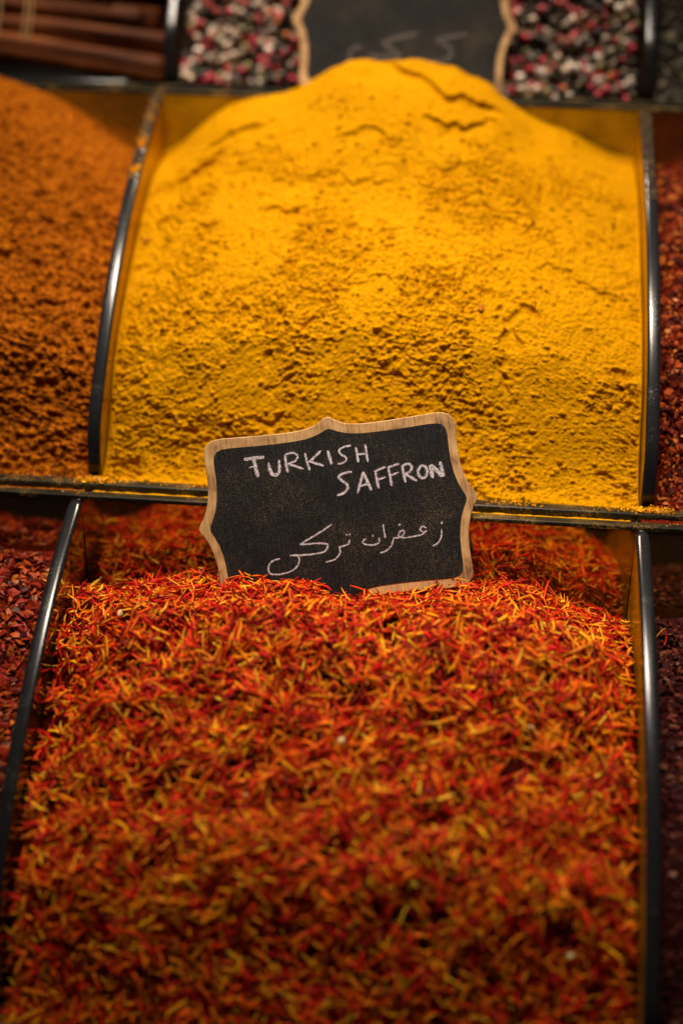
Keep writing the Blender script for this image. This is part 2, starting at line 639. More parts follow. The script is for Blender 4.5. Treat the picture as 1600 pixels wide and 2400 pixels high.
def strands(P, D, B, Lg, R, bend, c0, c1, rng):
    """tapered bent threads: centre P, direction D, bend direction B. 5 rings of 3."""
    N = len(P)
    ts = np.array([0, .22, .5, .78, 1.0])
    rad = np.array([.45, 1.0, .95, .85, .28])
    Bn = np.cross(D, B)
    V = np.zeros((N, 5, 3, 3))
    Cc = np.zeros((N, 5, 3, 3))
    ph = rng.uniform(0, 2, N)
    mixp = rng.uniform(.2, .9, N)
    for i, t in enumerate(ts):
        q = t - .5
        cen = P + D * (Lg * q)[:, None] + B * (bend * (q * q * 4 - .35))[:, None] + Bn * (bend * .5 * np.sin(q * 5 + ph))[:, None]
        w = np.clip((t - mixp) / .35 + .5, 0, 1)[:, None]
        col = c0 * (1 - w) + c1 * w
        for j in range(3):
            a = ph + j * 2.094
            off = B * np.cos(a)[:, None] * .8 + Bn * np.sin(a)[:, None]
            V[:, i, j] = cen + off * (R * rad[i])[:, None]
            Cc[:, i, j] = col
    base = (np.arange(N) * 15)[:, None]
    q = []
    for i in range(4):
        for j in range(3):
            q.append([i * 3 + j, i * 3 + (j + 1) % 3, (i + 1) * 3 + (j + 1) % 3, (i + 1) * 3 + j])
    q = np.array(q).reshape(1, 12, 4)
    F = (q + base[:, :, None]).reshape(-1, 4)
    return V.reshape(-1, 3), F, Cc.reshape(-1, 3)


def chips(P, A, Bv, Nn, a, b, cth, col, rng, jit=.35):
    """flat irregular chips: a 5-gon rim plus two middle points."""
    N = len(P)
    V = np.zeros((N, 7, 3))
    for i in range(5):
        an = i * 2 * np.pi / 5 + rng.uniform(-.4, .4, N)
        r = 1 + rng.uniform(-jit, jit, N)
        V[:, i] = P + A * (a * r * np.cos(an))[:, None] + Bv * (b * r * np.sin(an))[:, None] + Nn * (cth * rng.uniform(-1.5, 1.5, N))[:, None]
    V[:, 5] = P + Nn * (cth * rng.uniform(.5, 2.2, N))[:, None]
    V[:, 6] = P - Nn * (cth * rng.uniform(.3, 1.0, N))[:, None]
    t = []
    for i in range(5):
        t += [[i, (i + 1) % 5, 5], [(i + 1) % 5, i, 6]]
    F = (np.array(t)[None] + (np.arange(N) * 7)[:, None, None]).reshape(-1, 3)
    Cc = np.repeat(col[:, None, :], 7, 1) * rng.uniform(.8, 1.2, (N, 7, 1))
    return V.reshape(-1, 3), F, Cc.reshape(-1, 3)


def pick(pal, wts, N, rng, var=.25):
    pal = np.array(pal)
    i = rng.choice(len(pal), N, p=np.array(wts) / sum(wts))
    c = pal[i] * rng.uniform(1 - var, 1 + var, (N, 1))
    return np.clip(c, 0, 1)


def basis_matrix(d, b, n, p):
    return Matrix(((d[0], b[0], n[0], p[0]), (d[1], b[1], n[1], p[1]), (d[2], b[2], n[2], p[2]), (0, 0, 0, 1)))


# a few hard brown clods in the turmeric
rng = np.random.RandomState(4)
for hx, hy in [(-.082, .035), (.139, .140), (.137, .047), (-.128, .062), (.060, .070), (-.150, .028), (.110, .030), (-.148, .118)]:
    v, f, cc = chips(np.zeros((1, 3)), np.array([[1., 0, 0]]), np.array([[0, 1., 0]]), np.array([[0, 0, 1.]]), np.array([rng.uniform(.0018, .0034)]), np.array([.0020]),
                     np.array([.0008]), np.array([[.26, .085, .006]]) * rng.uniform(.6, 1.3), rng)
    o = link('brown_clod', mesh_np('brown_clod', v, f, M['dust'], False, cc), tur)
    o.location = (hx, hy - .0005, H_tur(np.array([hx]), np.array([hy]))[0] + .0008)
    o.rotation_euler = (.8, 0, rng.uniform(0, 6))

# ---- saffron
RED = [(.62, .012, .008), (.38, .007, .006), (.70, .042, .006), (.18, .004, .003)]
GOLD = [(.86, .25, .004), (.94, .40, .008), (.82, .13, .004), (.74, .22, .006), (.95, .52, .03)]
x0, x1, c = span(0, 0)
y0, y1 = yspan(0)
_Hs0 = make_H(0, 0, .031, .012, .022, .046, .037, 13, 3.0, .004)


def H_saf(x, y):
    y = np.asarray(y)
    z = _Hs0(x, y)
    z = z + .012 * np.exp(-(y + .085) ** 2 / .0012) * (1 - np.clip(np.abs((x + .0045) / (W / 2)), 0, 1) ** 3)
    z = z + .010 * np.exp(-((x - .085) ** 2 / .0016 + (y + .018) ** 2 / .0008))
    z = z + .008 * np.exp(-((x + .075) ** 2 / .0010 + (y + .018) ** 2 / .0006))
    z = z - .006 * np.exp(-((x + .135) ** 2 / .0010 + (y + .020) ** 2 / .0008))
    z = z - .004 * np.exp(-((x - .135) ** 2 / .0008 + (y + .022) ** 2 / .0006))
    z = z - .015 * np.exp(-(y + .011) ** 2 / .00010)      # a hollow along the back wall
    return z + .0055 * fbm(x, y * 1.4, .030, 301, 2)


saf = link('saffron_heap', None, None, 'heap of red and yellow saffron threads in front of the lettered chalkboard', 'spice heap')
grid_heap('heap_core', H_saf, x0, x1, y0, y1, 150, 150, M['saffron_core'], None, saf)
rng = np.random.RandomState(5)


def saffron_set(N, rng, lift=(0.0, .0062)):
    P, n = sample(H_saf, x0 + .003, x1 - .003, y0 + .002, y1 - .001, N, rng)
    t, b = frame_from_normal(n, rng)
    tilt = rng.normal(0, .30, N)
    D = t * np.cos(tilt)[:, None] + n * np.sin(tilt)[:, None]
    B = np.cross(np.cross(D, n), D)
    B /= np.linalg.norm(B, axis=1, keepdims=True)
    lf = rng.uniform(lift[0], lift[1], N)
    # clumps: threads lie thicker in some places
    lf = lf + .0048 * fbm(P[:, 0], P[:, 1] * 1.4, .012, 311, 2)
    P = P + n * lf[:, None]
    return P, n, D, B, lf


def saffron_cols(N, rng):
    r = pick(RED, [4, 3, 4, 2], N, rng)
    g = pick(GOLD, [4, 4, 4, 3, 1.2], N, rng)
    k = rng.rand(N, 1)
    c0 = np.where(k < .64, r, g)
    k2 = rng.rand(N, 1)
    c1 = np.where(k2 < .42, g, np.where(k2 < .72, r, c0))
    return c0, c1


N = 24000
P, n, D, B, lf = saffron_set(N, rng)
hole = fbm(P[:, 0], P[:, 1] * 1.4, .012, 311, 2)      # pockets between the clumps stay open
kp = hole > -.60 + rng.normal(0, .10, N)
P, n, D, B, lf = P[kp], n[kp], D[kp], B[kp], lf[kp]
N = len(P)
c0, c1 = saffron_cols(N, rng)
Lg = np.clip(rng.normal(.0118, .0044, N), .004, .023)
R = np.clip(rng.normal(.00070, .00019, N), .00035, .0012)
bend = rng.normal(0, .0014, N)
# ends must stay inside the dividers
lim = np.minimum(P[:, 0] - x0, x1 - P[:, 0])
Lg = np.minimum(Lg, 2 * lim / np.maximum(np.abs(D[:, 0]), .05) + .001)
v, f, cc = strands(P, D, B, Lg, R, bend, c0, c1, rng)
link('thread_mass', mesh_np('thread_mass', v, f, M['thread'], True, cc), saf, kind='stuff')
# 300 threads of the top layer, one by one
variants = []
for i in range(14):
    a, b_ = saffron_cols(1, rng)
    v, f, cc = strands(np.zeros((1, 3)), np.array([[1., 0, 0]]), np.array([[0, 0, 1.]]), np.array([rng.uniform(.0095, .0150)]),
                       np.array([rng.uniform(.00065, .00095)]), np.array([rng.normal(0, .0010)]), a, b_, rng)
    variants.append(mesh_np('thread', v, f, M['thread'], True, cc))
P, n, D, B, lf = saffron_set(2600, rng, (.0040, .0058))
ok = (P[:, 1] < -.036) & (P[:, 1] > -.105) & (np.abs(P[:, 0] - c) < .138)
for i in np.nonzero(ok)[0][:300]:
    o = link('thread', variants[i % 14], saf)
    o.matrix_local = basis_matrix(D[i], np.cross(B[i], D[i]), B[i], P[i])
# pale scraps of husk among the threads
husk_col = np.array([[.70, .48, .22]])
husk = []
for i in range(4):
    v, f, cc = chips(np.zeros((1, 3)), np.array([[1., 0, 0]]), np.array([[0, 1., 0]]), np.array([[0, 0, 1.]]), np.array([.0026]), np.array([.0017]),
                     np.array([.0003]), husk_col, rng)
    husk.append(mesh_np('husk_scrap', v, f, M['grain'], False, cc))
for i, (hx, hy) in enumerate([(.0, -.128), (-.045, -.150), (.095, -.118), (.098, -.158), (.118, -.182), (.0, -.198), (-.125, -.072), (-.055, -.065),
                              (.012, -.066)]):
    H1 = H_saf(np.array([hx]), np.array([hy]))[0]
    o = link('husk_scrap', husk[i % 4], saf)
    o.location = (hx, hy - .003, H1 + .0055)
    o.rotation_euler = (.7 + .3 * math.sin(i * 3.1), .5 * math.sin(i * 1.7), i * 1.3)


# ---- flaky and grainy heaps
def chip_heap(name, label, row, col, H, core, mat, pal, wts, N, size, rng, parts=300, piece='flake', vis=None, flat=.55, thick=.16):
    x0, x1, c = span(row, col)
    y0, y1 = yspan(row)
    root = link(name, None, None, label, 'spice heap')
    grid_heap('heap_core', H, x0, x1, y0, y1, 110, 110, core, None, root)

    def place(N, l0, l1):
        P, n = sample(H, x0 + .003, x1 - .003, y0 + .002, y1 - .002, N, rng)
        nn = n + rng.normal(0, flat, n.shape)
        nn /= np.linalg.norm(nn, axis=1, keepdims=True)
        A, Bv = frame_from_normal(nn, rng)
        P = P + n * (rng.uniform(l0, l1, N) + .0012 * fbm(P[:, 0], P[:, 1], .012, 400 + row * 10 + col, 2))[:, None]
        return P, nn, A, Bv
    P, nn, A, Bv = place(N, 0, size * .55)
    a = size * np.clip(rng.lognormal(-.25, .45, N), .25, 1.7)
    v, f, cc = chips(P, A, Bv, nn, a, a * rng.uniform(.5, .95, N), a * thick, pick(pal, wts, N, rng), rng)
    link(piece + '_mass', mesh_np(piece + '_mass', v, f, mat, False, cc), root, kind='stuff')
    ms = []
    for i in range(14):
        a = size * rng.uniform(.75, 1.5)
        v, f, cc = chips(np.zeros((1, 3)), np.array([[1., 0, 0]]), np.array([[0, 1., 0]]), np.array([[0, 0, 1.]]), np.array([a]),
                         np.array([a * rng.uniform(.5, .9)]), np.array([a * thick]), pick(pal, wts, 1, rng), rng)
        ms.append(mesh_np(piece, v, f, mat, False, cc))
    P, nn, A, Bv = place(parts * 30, size * .5, size * .8)
    sel = np.nonzero(vis(P))[0][:parts] if vis is not None else np.arange(parts)
    for i in sel:
        o = link(piece, ms[i % 14], root)
        o.matrix_local = basis_matrix(A[i], Bv[i], nn[i], P[i])
    return root


rng = np.random.RandomState(8)
H_ch = make_H(0, -1, .030, .020, .004, .034, .026, 14, 2.0, .006)
chip_heap('chili_flake_heap', 'heap of coarse shiny red chili flakes in the lowest tray', 0, -1, H_ch, M['chili_core'], M['flake'],
          [(.26, .018, .006), (.12, .007, .004), (.38, .060, .008), (.48, .13, .014), (.05, .005, .004), (.36, .15, .07)], [5, 5, 4, 2, 5, .4],
          19000, .0027, rng, 300, 'flake', lambda P: (P[:, 0] > -.235) & (P[:, 1] > -.15))
H_su = make_H(0, 1, .034, .026, .004, .055, .045, 15, 2.0, .005)
chip_heap('sumac_heap', 'heap of dark purplish red sumac grains in the lowest tray', 0, 1, H_su, M['sumac_core'], M['grain'],
          [(.055, .008, .007), (.025, .004, .004), (.11, .020, .010), (.15, .05, .02), (.20, .09, .06)], [5, 6, 3, 1, .4],
          18000, .0019, rng, 300, 'grain', lambda P: (P[:, 0] < .225) & (P[:, 1] > -.13), .6, .3)
H_rf = make_H(1, 1, .030, .012, .002, .040, .006, 16, 2.0, .004)
chip_heap('pepper_flake_heap', 'heap of orange red pepper grains in the middle tray', 1, 1, H_rf, M['chili_core'], M['grain'],
          [(.34, .055, .008), (.18, .020, .006), (.46, .12, .012), (.05, .007, .004), (.5, .18, .05)], [5, 5, 3, 5, .4],
          20000, .0021, rng, 300, 'grain', lambda P: (P[:, 0] < .225), .6, .35)
H_bp = make_H(2, 1, .016, .006, .002, .030, .010, 17, 2.0, .004)
chip_heap('black_pepper_heap', 'heap of grey black cracked pepper in the highest tray', 2, 1, H_bp, M['pepper_core'], M['grain'],
          [(.10, .085, .06), (.045, .038, .03), (.20, .17, .11), (.28, .22, .15)], [4, 4, 3, 1],
          16000, .0021, rng, 300, 'grain', lambda P: (P[:, 0] < .25) & (P[:, 1] < .33), .6, .45)

# ---- peppercorns
x0, x1, c = span(2, 0)
y0, y1 = yspan(2)
H_pc = make_H(2, 0, .016, .010, .004, .030, .010, 18, 2.0, .003)
pc = link('peppercorn_heap', None, None, 'mixed pink, white and black peppercorns behind the yellow powder', 'spice heap')
grid_heap('heap_core', H_pc, x0, x1, y0, y1, 90, 90, M['pepper_core'], None, pc)


def ico():
    import bmesh
    bm = bmesh.new()
    bmesh.ops.create_icosphere(bm, subdivisions=2, radius=1)
    v = np.array([p.co[:] for p in bm.verts])
    f = np.array([[q.index for q in p.verts] for p in bm.faces])
    bm.free()
    return v, f


IV, IF = ico()
PC_PAL = [(.38, .018, .035), (.50, .085, .08), (.62, .46, .34), (.72, .60, .50), (.03, .022, .018), (.10, .065, .04), (.20, .16, .06), (.6, .16, .03)]
PC_W = [5, 3, 4, 3, 10, 8, 2, .4]
rng = np.random.RandomState(3)


def corn_geo(N, P, r, col):
    sc = r[:, None, None] * (1 + rng.uniform(-.12, .12, (N, 1, 3)))
    V = IV[None] * sc * (1 + rng.uniform(-.15, .15, (N, len(IV), 1))) + P[:, None, :]
    F = (IF[None] + (np.arange(N) * len(IV))[:, None, None]).reshape(-1, 3)
    return V.reshape(-1, 3), F, (np.repeat(col[:, None], len(IV), 1) * rng.uniform(.75, 1.25, (N, len(IV), 1))).reshape(-1, 3)


N = 4600
P, n = sample(H_pc, x0 + .004, x1 - .004, y0 + .003, y1 - .004, N, rng)
P = P + n * rng.uniform(-.001, .0055, N)[:, None]
v, f, cc = corn_geo(N, P, rng.uniform(.0020, .0031, N), pick(PC_PAL, PC_W, N, rng))
link('peppercorn_mass', mesh_np('peppercorn_mass', v, f, M['corn'], True, cc), pc, kind='stuff')
ms = []
for i in range(24):
    v, f, cc = corn_geo(1, np.zeros((1, 3)), np.array([rng.uniform(.0021, .0034)]), pick(PC_PAL, PC_W, 1, rng))
    ms.append(mesh_np('peppercorn', v, f, M['corn'], True, cc))
P, n = sample(H_pc, x0 + .004, x1 - .004, y0 + .003, y0 + .075, 520, rng)
P = P + n * rng.uniform(.0040, .0070, len(P))[:, None]
ok = np.nonzero(np.abs(P[:, 0]) > .06)[0][:300]
for i in ok:
    o = link('peppercorn', ms[i % 24], pc)
    o.location = P[i]
    o.rotation_euler = rng.uniform(0, 6, 3)

# ------------------------------------------------------------------ cinnamon bundle on a black tray
M['cinnamon'], nt, p = new_mat('cinnamon_bark')
n_ = noise(nt, 60, 6, .65, mapscale=(.12, 1, 1))
r_ = ramp(nt, [(.36, (.018, .004, .001)), (.54, (.14, .034, .007)), (.72, (.46, .15, .035))])
nt.links.new(n_.outputs['Fac'], r_.inputs['Fac'])
nt.links.new(r_.outputs['Color'], p.inputs['Base Color'])
p.inputs['Roughness'].default_value = .6
p.inputs['Specular IOR Level'].default_value = .12
b_ = nd(nt, 'ShaderNodeBump')
b_.inputs['Distance'].default_value = .0006
nt.links.new(n_.outputs['Fac'], b_.inputs['Height'])
nt.links.new(b_.outputs['Normal'], p.inputs['Normal'])
M['string'], nt, p = new_mat('raffia_string')
p.inputs['Base Color'].default_value = (.42, .24, .09, 1)
p.inputs['Roughness'].default_value = .8


def quill(L, r, seed):
    """a stick of bark rolled in from both sides, along x."""
    rg = np.random.RandomState(seed)
    th = .0016
    ang = np.linspace(-1, 1, 41)
    pts = []
    for a in ang:
        s = abs(a)
        rad = r * (1 - .42 * sst(.45, 1, np.array(s)))
        an = -math.pi / 2 + a * math.pi * 1.55
        pts.append((rad * math.cos(an) + (-1 if a < 0 else 1) * 0, rad * math.sin(an)))
    pts = np.array(pts)
    # split the two scrolls sideways so that they sit next to each other
    pts[:, 0] += np.sign(ang) * r * .16 * sst(.35, .7, np.abs(ang))
    tg = np.gradient(pts, axis=0)
    nn = np.stack([-tg[:, 1], tg[:, 0]], 1)
    nn /= np.linalg.norm(nn, axis=1, keepdims=True)
    sec = np.concatenate([pts + nn * th / 2, (pts - nn * th / 2)[::-1]])
    k = len(sec)
    m = 26
    V = []
    for i in range(m):
        x = -L / 2 + L * i / (m - 1)
        s = 1 + .05 * math.sin(x * 60 + seed) + .02 * rg.rand()
        ox, oz = .0012 * math.sin(x * 25 + seed), .0010 * math.cos(x * 31 + seed * 2)
        for j, (a, b) in enumerate(sec):
            w = 1 + .03 * math.sin(j * .7 + seed + x * 40)
            V.append((x, a * s * w + ox, b * s * w + oz))
    Fc = [(i * k + j, i * k + (j + 1) % k, (i + 1) * k + (j + 1) % k, (i + 1) * k + j) for i in range(m - 1) for j in range(k)]
    h = k // 2
    for base in (0, (m - 1) * k):
        for j in range(h - 1):
            q = (base + j, base + j + 1, base + k - 2 - j, base + k - 1 - j)
            Fc.append(q if base else q[::-1])
    return mesh_py('cinnamon_stick', V, Fc, [M['cinnamon']], True)


def tube(path, r, mat, name, seg=8, closed=False):
    path = np.array(path, float)
    n = len(path)
    V = []
    for i in range(n):
        t = path[(i + 1) % n if closed else min(i + 1, n - 1)] - path[(i - 1) % n if closed else max(i - 1, 0)]
        t /= np.linalg.norm(t)
        a = np.cross(t, [1, 0, 0] if abs(t[0]) < .8 else [0, 1, 0])
        a /= np.linalg.norm(a)
        b = np.cross(t, a)
        for j in range(seg):
            an = 2 * math.pi * j / seg
            V.append(path[i] + r * (a * math.cos(an) + b * math.sin(an)))
    Fc = [(i % n * seg + j, i % n * seg + (j + 1) % seg, (i + 1) % n * seg + (j + 1) % seg, (i + 1) % n * seg + j)
          for i in range(n if closed else n - 1) for j in range(seg)]
    return mesh_py(name, V, Fc, [mat], True)


CX, CY, CZ = -.294, SY + .050, SZ + .014
# a shallow black tray fills the bin under the bundle
tx0, tx1 = span(2, -1)[0] + .004, span(2, -1)[1] - .006
tray = link('serving_tray', None, None, 'shallow glossy black tray under the cinnamon sticks', 'tray')
V, Fc = box(tx0, tx1, SY + .016, SY + .19, SZ - .066, SZ - .006)
link('tray_body', mesh_py('tray_body', V, Fc, [M['black']]), tray)
zt = SZ - .002
rim = [(tx0, SY + .018, zt), (tx1 - .03, SY + .018, zt), (tx1 - .010, SY + .023, zt), (tx1 - .003, SY + .036, zt), (tx1 - .002, SY + .06, zt),
       (tx1 - .002, SY + .188, zt), (tx0, SY + .188, zt)]
link('tray_rim', tube(rim, .0042, M['edge'], 'tray_rim', 10, True), tray)
cb = link('cinnamon_bundle', None, None, 'bundle of brown cinnamon sticks tied with string', 'cinnamon')
cb.location = (CX, CY, CZ + .006)
cb.rotation_euler = (0, .045, 0)
rows = [[(-.024, 0), (-.007, 0), (.010, 0), (.027, 0), (.044, 0)], [(-.016, .0145), (.002, .0135), (.019, .015), (.036, .014)], [(-.008, .0285), (.010, .028), (.028, .029)],
        [(.0, .042), (.019, .0415)], [(.010, .054)]]
sd = 0
for rr in rows:
    for (qy, qz) in rr:
        sd += 1
        o = link('cinnamon_stick', quill(.222 + .026 * math.sin(sd * 2.3), .0078 + .0011 * math.sin(sd * 1.9), sd), cb)
        o.location = (.010 * math.sin(sd * 1.37) + .003, qy, qz)
        o.rotation_euler = (math.pi * .75 + 1.1 * math.sin(sd * 4.1), .045 + .012 * math.sin(sd * 2.1), .034 * math.sin(sd * 3.3))
for sx_ in (.015, .033, .037):
    loop = [(0, -.031, -.004), (0, -.030, .008), (0, -.021, .024), (0, -.011, .042), (0, 0.0, .058), (0, .012, .0605), (0, .03, .060), (0, .042, .054),
            (0, .055, .03), (0, .060, .01), (0, .052, -.0098), (0, .02, -.0105), (0, -.02, -.0105)]
    o = link('string', tube([(p_[0] + .002 * math.sin(i * 1.1), p_[1], p_[2]) for i, p_ in enumerate(loop)], .0008, M['string'], 'string', 6, True), cb)
    o.location = (sx_, 0, 0)

# ------------------------------------------------------------------ chalkboard signs
U = .1218e-3
Q_OUT = [(0, 445), (16, 441), (35, 428), (65, 411), (100, 402), (140, 397), (200, 395), (300, 397), (400, 401), (490, 405), (530, 402), (556, 390), (574, 368),
         (581, 340), (579, 300), (577, 230), (580, 170), (588, 125), (602, 80), (618, 45), (636, 20), (643, 0)]
Q_IN = [(0, 390), (14, 386), (40, 374), (75, 362), (110, 355), (160, 351), (250, 350), (350, 352), (450, 356), (495, 355), (520, 346), (534, 326), (538, 300),
        (537, 240), (539, 180), (546, 125), (558, 78), (574, 40), (588, 12), (590, 0)]


def full(q):
    tr = list(q)
    br = [(x, -y) for x, y in q[::-1]][1:]
    bl = [(-x, -y) for x, y in q][1:]
    tl = [(-x, y) for x, y in q[::-1]][1:-1]
    return (tr + br + bl + tl)[::-1]


def slab(name, outline, z0, z1, mat, bev=.0):
    P_ = np.array(outline, float) * U
    n = len(P_)
    import bmesh
    bm = bmesh.new()
    rings = []
    levels = [(z0, 0.0), (z1 - bev, 0.0), (z1, bev)] if bev else [(z0, 0.0), (z1, 0.0)]
    nrm = np.roll(P_, -1, 0) - np.roll(P_, 1, 0)
    nrm = np.stack([nrm[:, 1], -nrm[:, 0]], 1)
    nrm /= np.linalg.norm(nrm, axis=1, keepdims=True)
    for z, ins in levels:
        rings.append([bm.verts.new((x, y, z)) for x, y in (P_ - nrm * ins)])
    for a, b in zip(rings[:-1], rings[1:]):
        for i in range(n):
            bm.faces.new((a[i], a[(i + 1) % n], b[(i + 1) % n], b[i]))
    top = bm.faces.new(rings[-1])
    bot = bm.faces.new(rings[0][::-1])
    bmesh.ops.triangulate(bm, faces=[top, bot])
    me = bpy.data.meshes.new(name)
    bm.to_mesh(me)
    bm.free()
    me.materials.append(mat)
    return me


M['wood'], nt, p = new_mat('plywood_frame')
n_ = noise(nt, 900, 5, .7, mapscale=(1, .07, 1))
n2_ = noise(nt, 60, 3, .6)
r_ = ramp(nt, [(.25, (.17, .075, .025)), (.5, (.50, .275, .105)), (.75, (.66, .41, .18))])
ad = nd(nt, 'ShaderNodeMath', operation='MULTIPLY_ADD')
nt.links.new(n2_.outputs['Fac'], ad.inputs[0])
ad.inputs[1].default_value = 1.1
nt.links.new(n_.outputs['Fac'], ad.inputs[2])
mm = nd(nt, 'ShaderNodeMath', operation='SUBTRACT')
nt.links.new(ad.outputs[0], mm.inputs[0])
mm.inputs[1].default_value = .54
nt.links.new(mm.outputs[0], r_.inputs['Fac'])
nt.links.new(r_.outputs['Color'], p.inputs['Base Color'])
p.inputs['Roughness'].default_value = .75
b_ = nd(nt, 'ShaderNodeBump')
b_.inputs['Distance'].default_value = .00012
nt.links.new(n_.outputs['Fac'], b_.inputs['Height'])
nt.links.new(b_.outputs['Normal'], p.inputs['Normal'])

M['board'], nt, p = new_mat('chalkboard_black')
g_ = noise(nt, 1400, 4, .7, mapscale=(1, .09, 1))
s_ = noise(nt, 2300, 2, .65)
l_ = noise(nt, 28, 3, .6)
ad = nd(nt, 'ShaderNodeMath', operation='MULTIPLY_ADD')
nt.links.new(l_.outputs['Fac'], ad.inputs[0])
ad.inputs[1].default_value = .22
ad.use_clamp = False
nt.links.new(s_.outputs['Fac'], ad.inputs[2])
mr = nd(nt, 'ShaderNodeMapRange')
mr.inputs['From Min'].default_value = .71
mr.inputs['From Max'].default_value = .86
nt.links.new(ad.outputs[0], mr.inputs['Value'])
r_ = ramp(nt, [(.38, (.002, .0024, .0035)), (.56, (.007, .0075, .010)), (.75, (.032, .033, .040))])
nt.links.new(g_.outputs['Fac'], r_.inputs['Fac'])
mx = nd(nt, 'ShaderNodeMix', data_type='RGBA')
nt.links.new(mr.outputs[0], mx.inputs[0])
nt.links.new(r_.outputs['Color'], mx.inputs[6])
mx.inputs[7].default_value = (.34, .24, .10, 1)
nt.links.new(mx.outputs[2], p.inputs['Base Color'])
p.inputs['Roughness'].default_value = .8
p.inputs['Specular IOR Level'].default_value = .25
b_ = nd(nt, 'ShaderNodeBump')
b_.inputs['Distance'].default_value = .0002
nt.links.new(g_.outputs['Fac'], b_.inputs['Height'])
nt.links.new(b_.outputs['Normal'], p.inputs['Normal'])


def chalk_mat(name, col, lo, hi):
    m, nt, p = new_mat(name)
    p.inputs['Base Color'].default_value = tuple(col) + (1,)
    p.inputs['Roughness'].default_value = .95
    p.inputs['Specular IOR Level'].default_value = .05
    n_ = noise(nt, 2600, 3, .7, mapscale=(1, .35, 1))
    mr = nd(nt, 'ShaderNodeMapRange')
    mr.inputs['From Min'].default_value = lo
    mr.inputs['From Max'].default_value = hi
    nt.links.new(n_.outputs['Fac'], mr.inputs['Value'])
    nt.links.new(mr.outputs[0], p.inputs['Alpha'])
    return m


M['chalk'] = chalk_mat('white_chalk', (.80, .70, .74), .34, .58)
M['chalk_smear'] = chalk_mat('chalk_smear', (.45, .40, .42), .50, 1.5)
M['chalk_faint'] = chalk_mat('faint_chalk', (.42, .34, .30), .42, .75)


def smooth_line(pts, sub=6):
    pts = np.array(pts, float)
    if len(pts) < 3:
        t = np.linspace(0, 1, 9)[:, None]
        return pts[0] * (1 - t) + pts[-1] * t
    e = np.concatenate([[2 * pts[0] - pts[1]], pts, [2 * pts[-1] - pts[-2]]])
    out = []
    for i in range(len(pts) - 1):
        p0, p1, p2, p3 = e[i:i + 4]
        for s in np.arange(sub) / sub:
            out.append(.5 * (2 * p1 + (p2 - p0) * s + (2 * p0 - 5 * p1 + 4 * p2 - p3) * s * s + (3 * p1 - p0 - 3 * p2 + p3) * s ** 3))
    out.append(pts[-1])
    return np.array(out)


_lay = [0]


def glyph(name, strokes, z, mat, parent, label=None, rg=np.random.RandomState(77)):
    V, Fc, mi = [], [], []
    for pts, w in strokes:
        ln = smooth_line(pts) if len(pts) != 2 or True else pts
        n = len(ln)
        tg = np.gradient(ln, axis=0)
        tg /= np.linalg.norm(tg, axis=1, keepdims=True) + 1e-9
        nn = np.stack([-tg[:, 1], tg[:, 0]], 1)
        ww = w * .54 * (1 + rg.uniform(-.16, .16, n)) * U
        wv = np.minimum(1, .55 + np.minimum(np.arange(n), n - 1 - np.arange(n)) * .3)
        _lay[0] = (_lay[0] + 1) % 12
        zz = z + .00005 + .000003 * _lay[0]
        # a soft smear of chalk dust round the stroke
        b = len(V)
        off = rg.normal(0, 3, 2) * U
        for i in range(n):
            for s in (1, -1):
                q = ln[i] * U + s * nn[i] * ww[i] * 2.0 + off
                V.append((q[0], q[1], zz - .00004))
        for i in range(n - 1):
            Fc.append((b + 2 * i, b + 2 * i + 1, b + 2 * i + 3, b + 2 * i + 2))
            mi.append(1)
        b = len(V)
        for i in range(n):
            for s in (1, -1):
                q = ln[i] * U + s * nn[i] * ww[i] * wv[i] + rg.normal(0, .6, 2) * U
                V.append((q[0], q[1], zz))
        for i in range(n - 1):
            Fc.append((b + 2 * i, b + 2 * i + 1, b + 2 * i + 3, b + 2 * i + 2))
            mi.append(0)
    return link(name, mesh_py(name, V, Fc, [mat, M['chalk_smear']], False, mi), parent, label)


def dot(x, y, r=5):
    return ([(x - r * .6, y), (x, y + 1), (x + r * .6, y - 1)], 2.1 * r)


def rot(px, py, cx, cy, ang, k=1.0):
    dx, dy = (px - cx) * k, -(py - cy) * k
    ca, sa = math.cos(-ang), math.sin(-ang)
    return (ca * dx - sa * dy, sa * dx + ca * dy)


def sign(center, right, up, scale, label):
    right = Vector(right).normalized()
    up = Vector(up)
    up = (up - right * up.dot(right)).normalized()
    nrm = right.cross(up)
    root = link('chalkboard_sign', None, None, label, 'sign', 'chalkboard price signs')
    m = Matrix((right, up, nrm)).transposed().to_4x4()
    m.translation = Vector(center)
    root.matrix_world = m @ Matrix.Scale(scale, 4)
    link('wooden_board', slab('wooden_board', full(Q_OUT), -.0042, 0, M['wood'], .0004), root)
    pn = link('chalk_panel', slab('chalk_panel', full(Q_IN), -.0002, .00035, M['board']), root)
    return root, pn


# front sign: leans back on the lip, turned about 7 degrees in its own plane
ANG = math.radians(7.0)
R_, U_, F_ = Vector(AX_R), Vector(AX_U), Vector(AX_F)
ctr = Vector(CAM) + .794 * (F_ + R_ * ((793 - 800) / 3333) - U_ * ((1203 - 1200) / 3333))
r1 = R_ * math.cos(ANG) + U_ * math.sin(ANG)
u1 = U_ * math.cos(ANG) - R_ * math.sin(ANG)
root, pn = sign(ctr, r1, u1, 1.0, 'chalkboard reading TURKISH SAFFRON stuck tilted into the saffron threads')


def L(strokes):
    return [([rot(x, y, 771, 554, ANG) for x, y in pts], w) for pts, w in strokes]


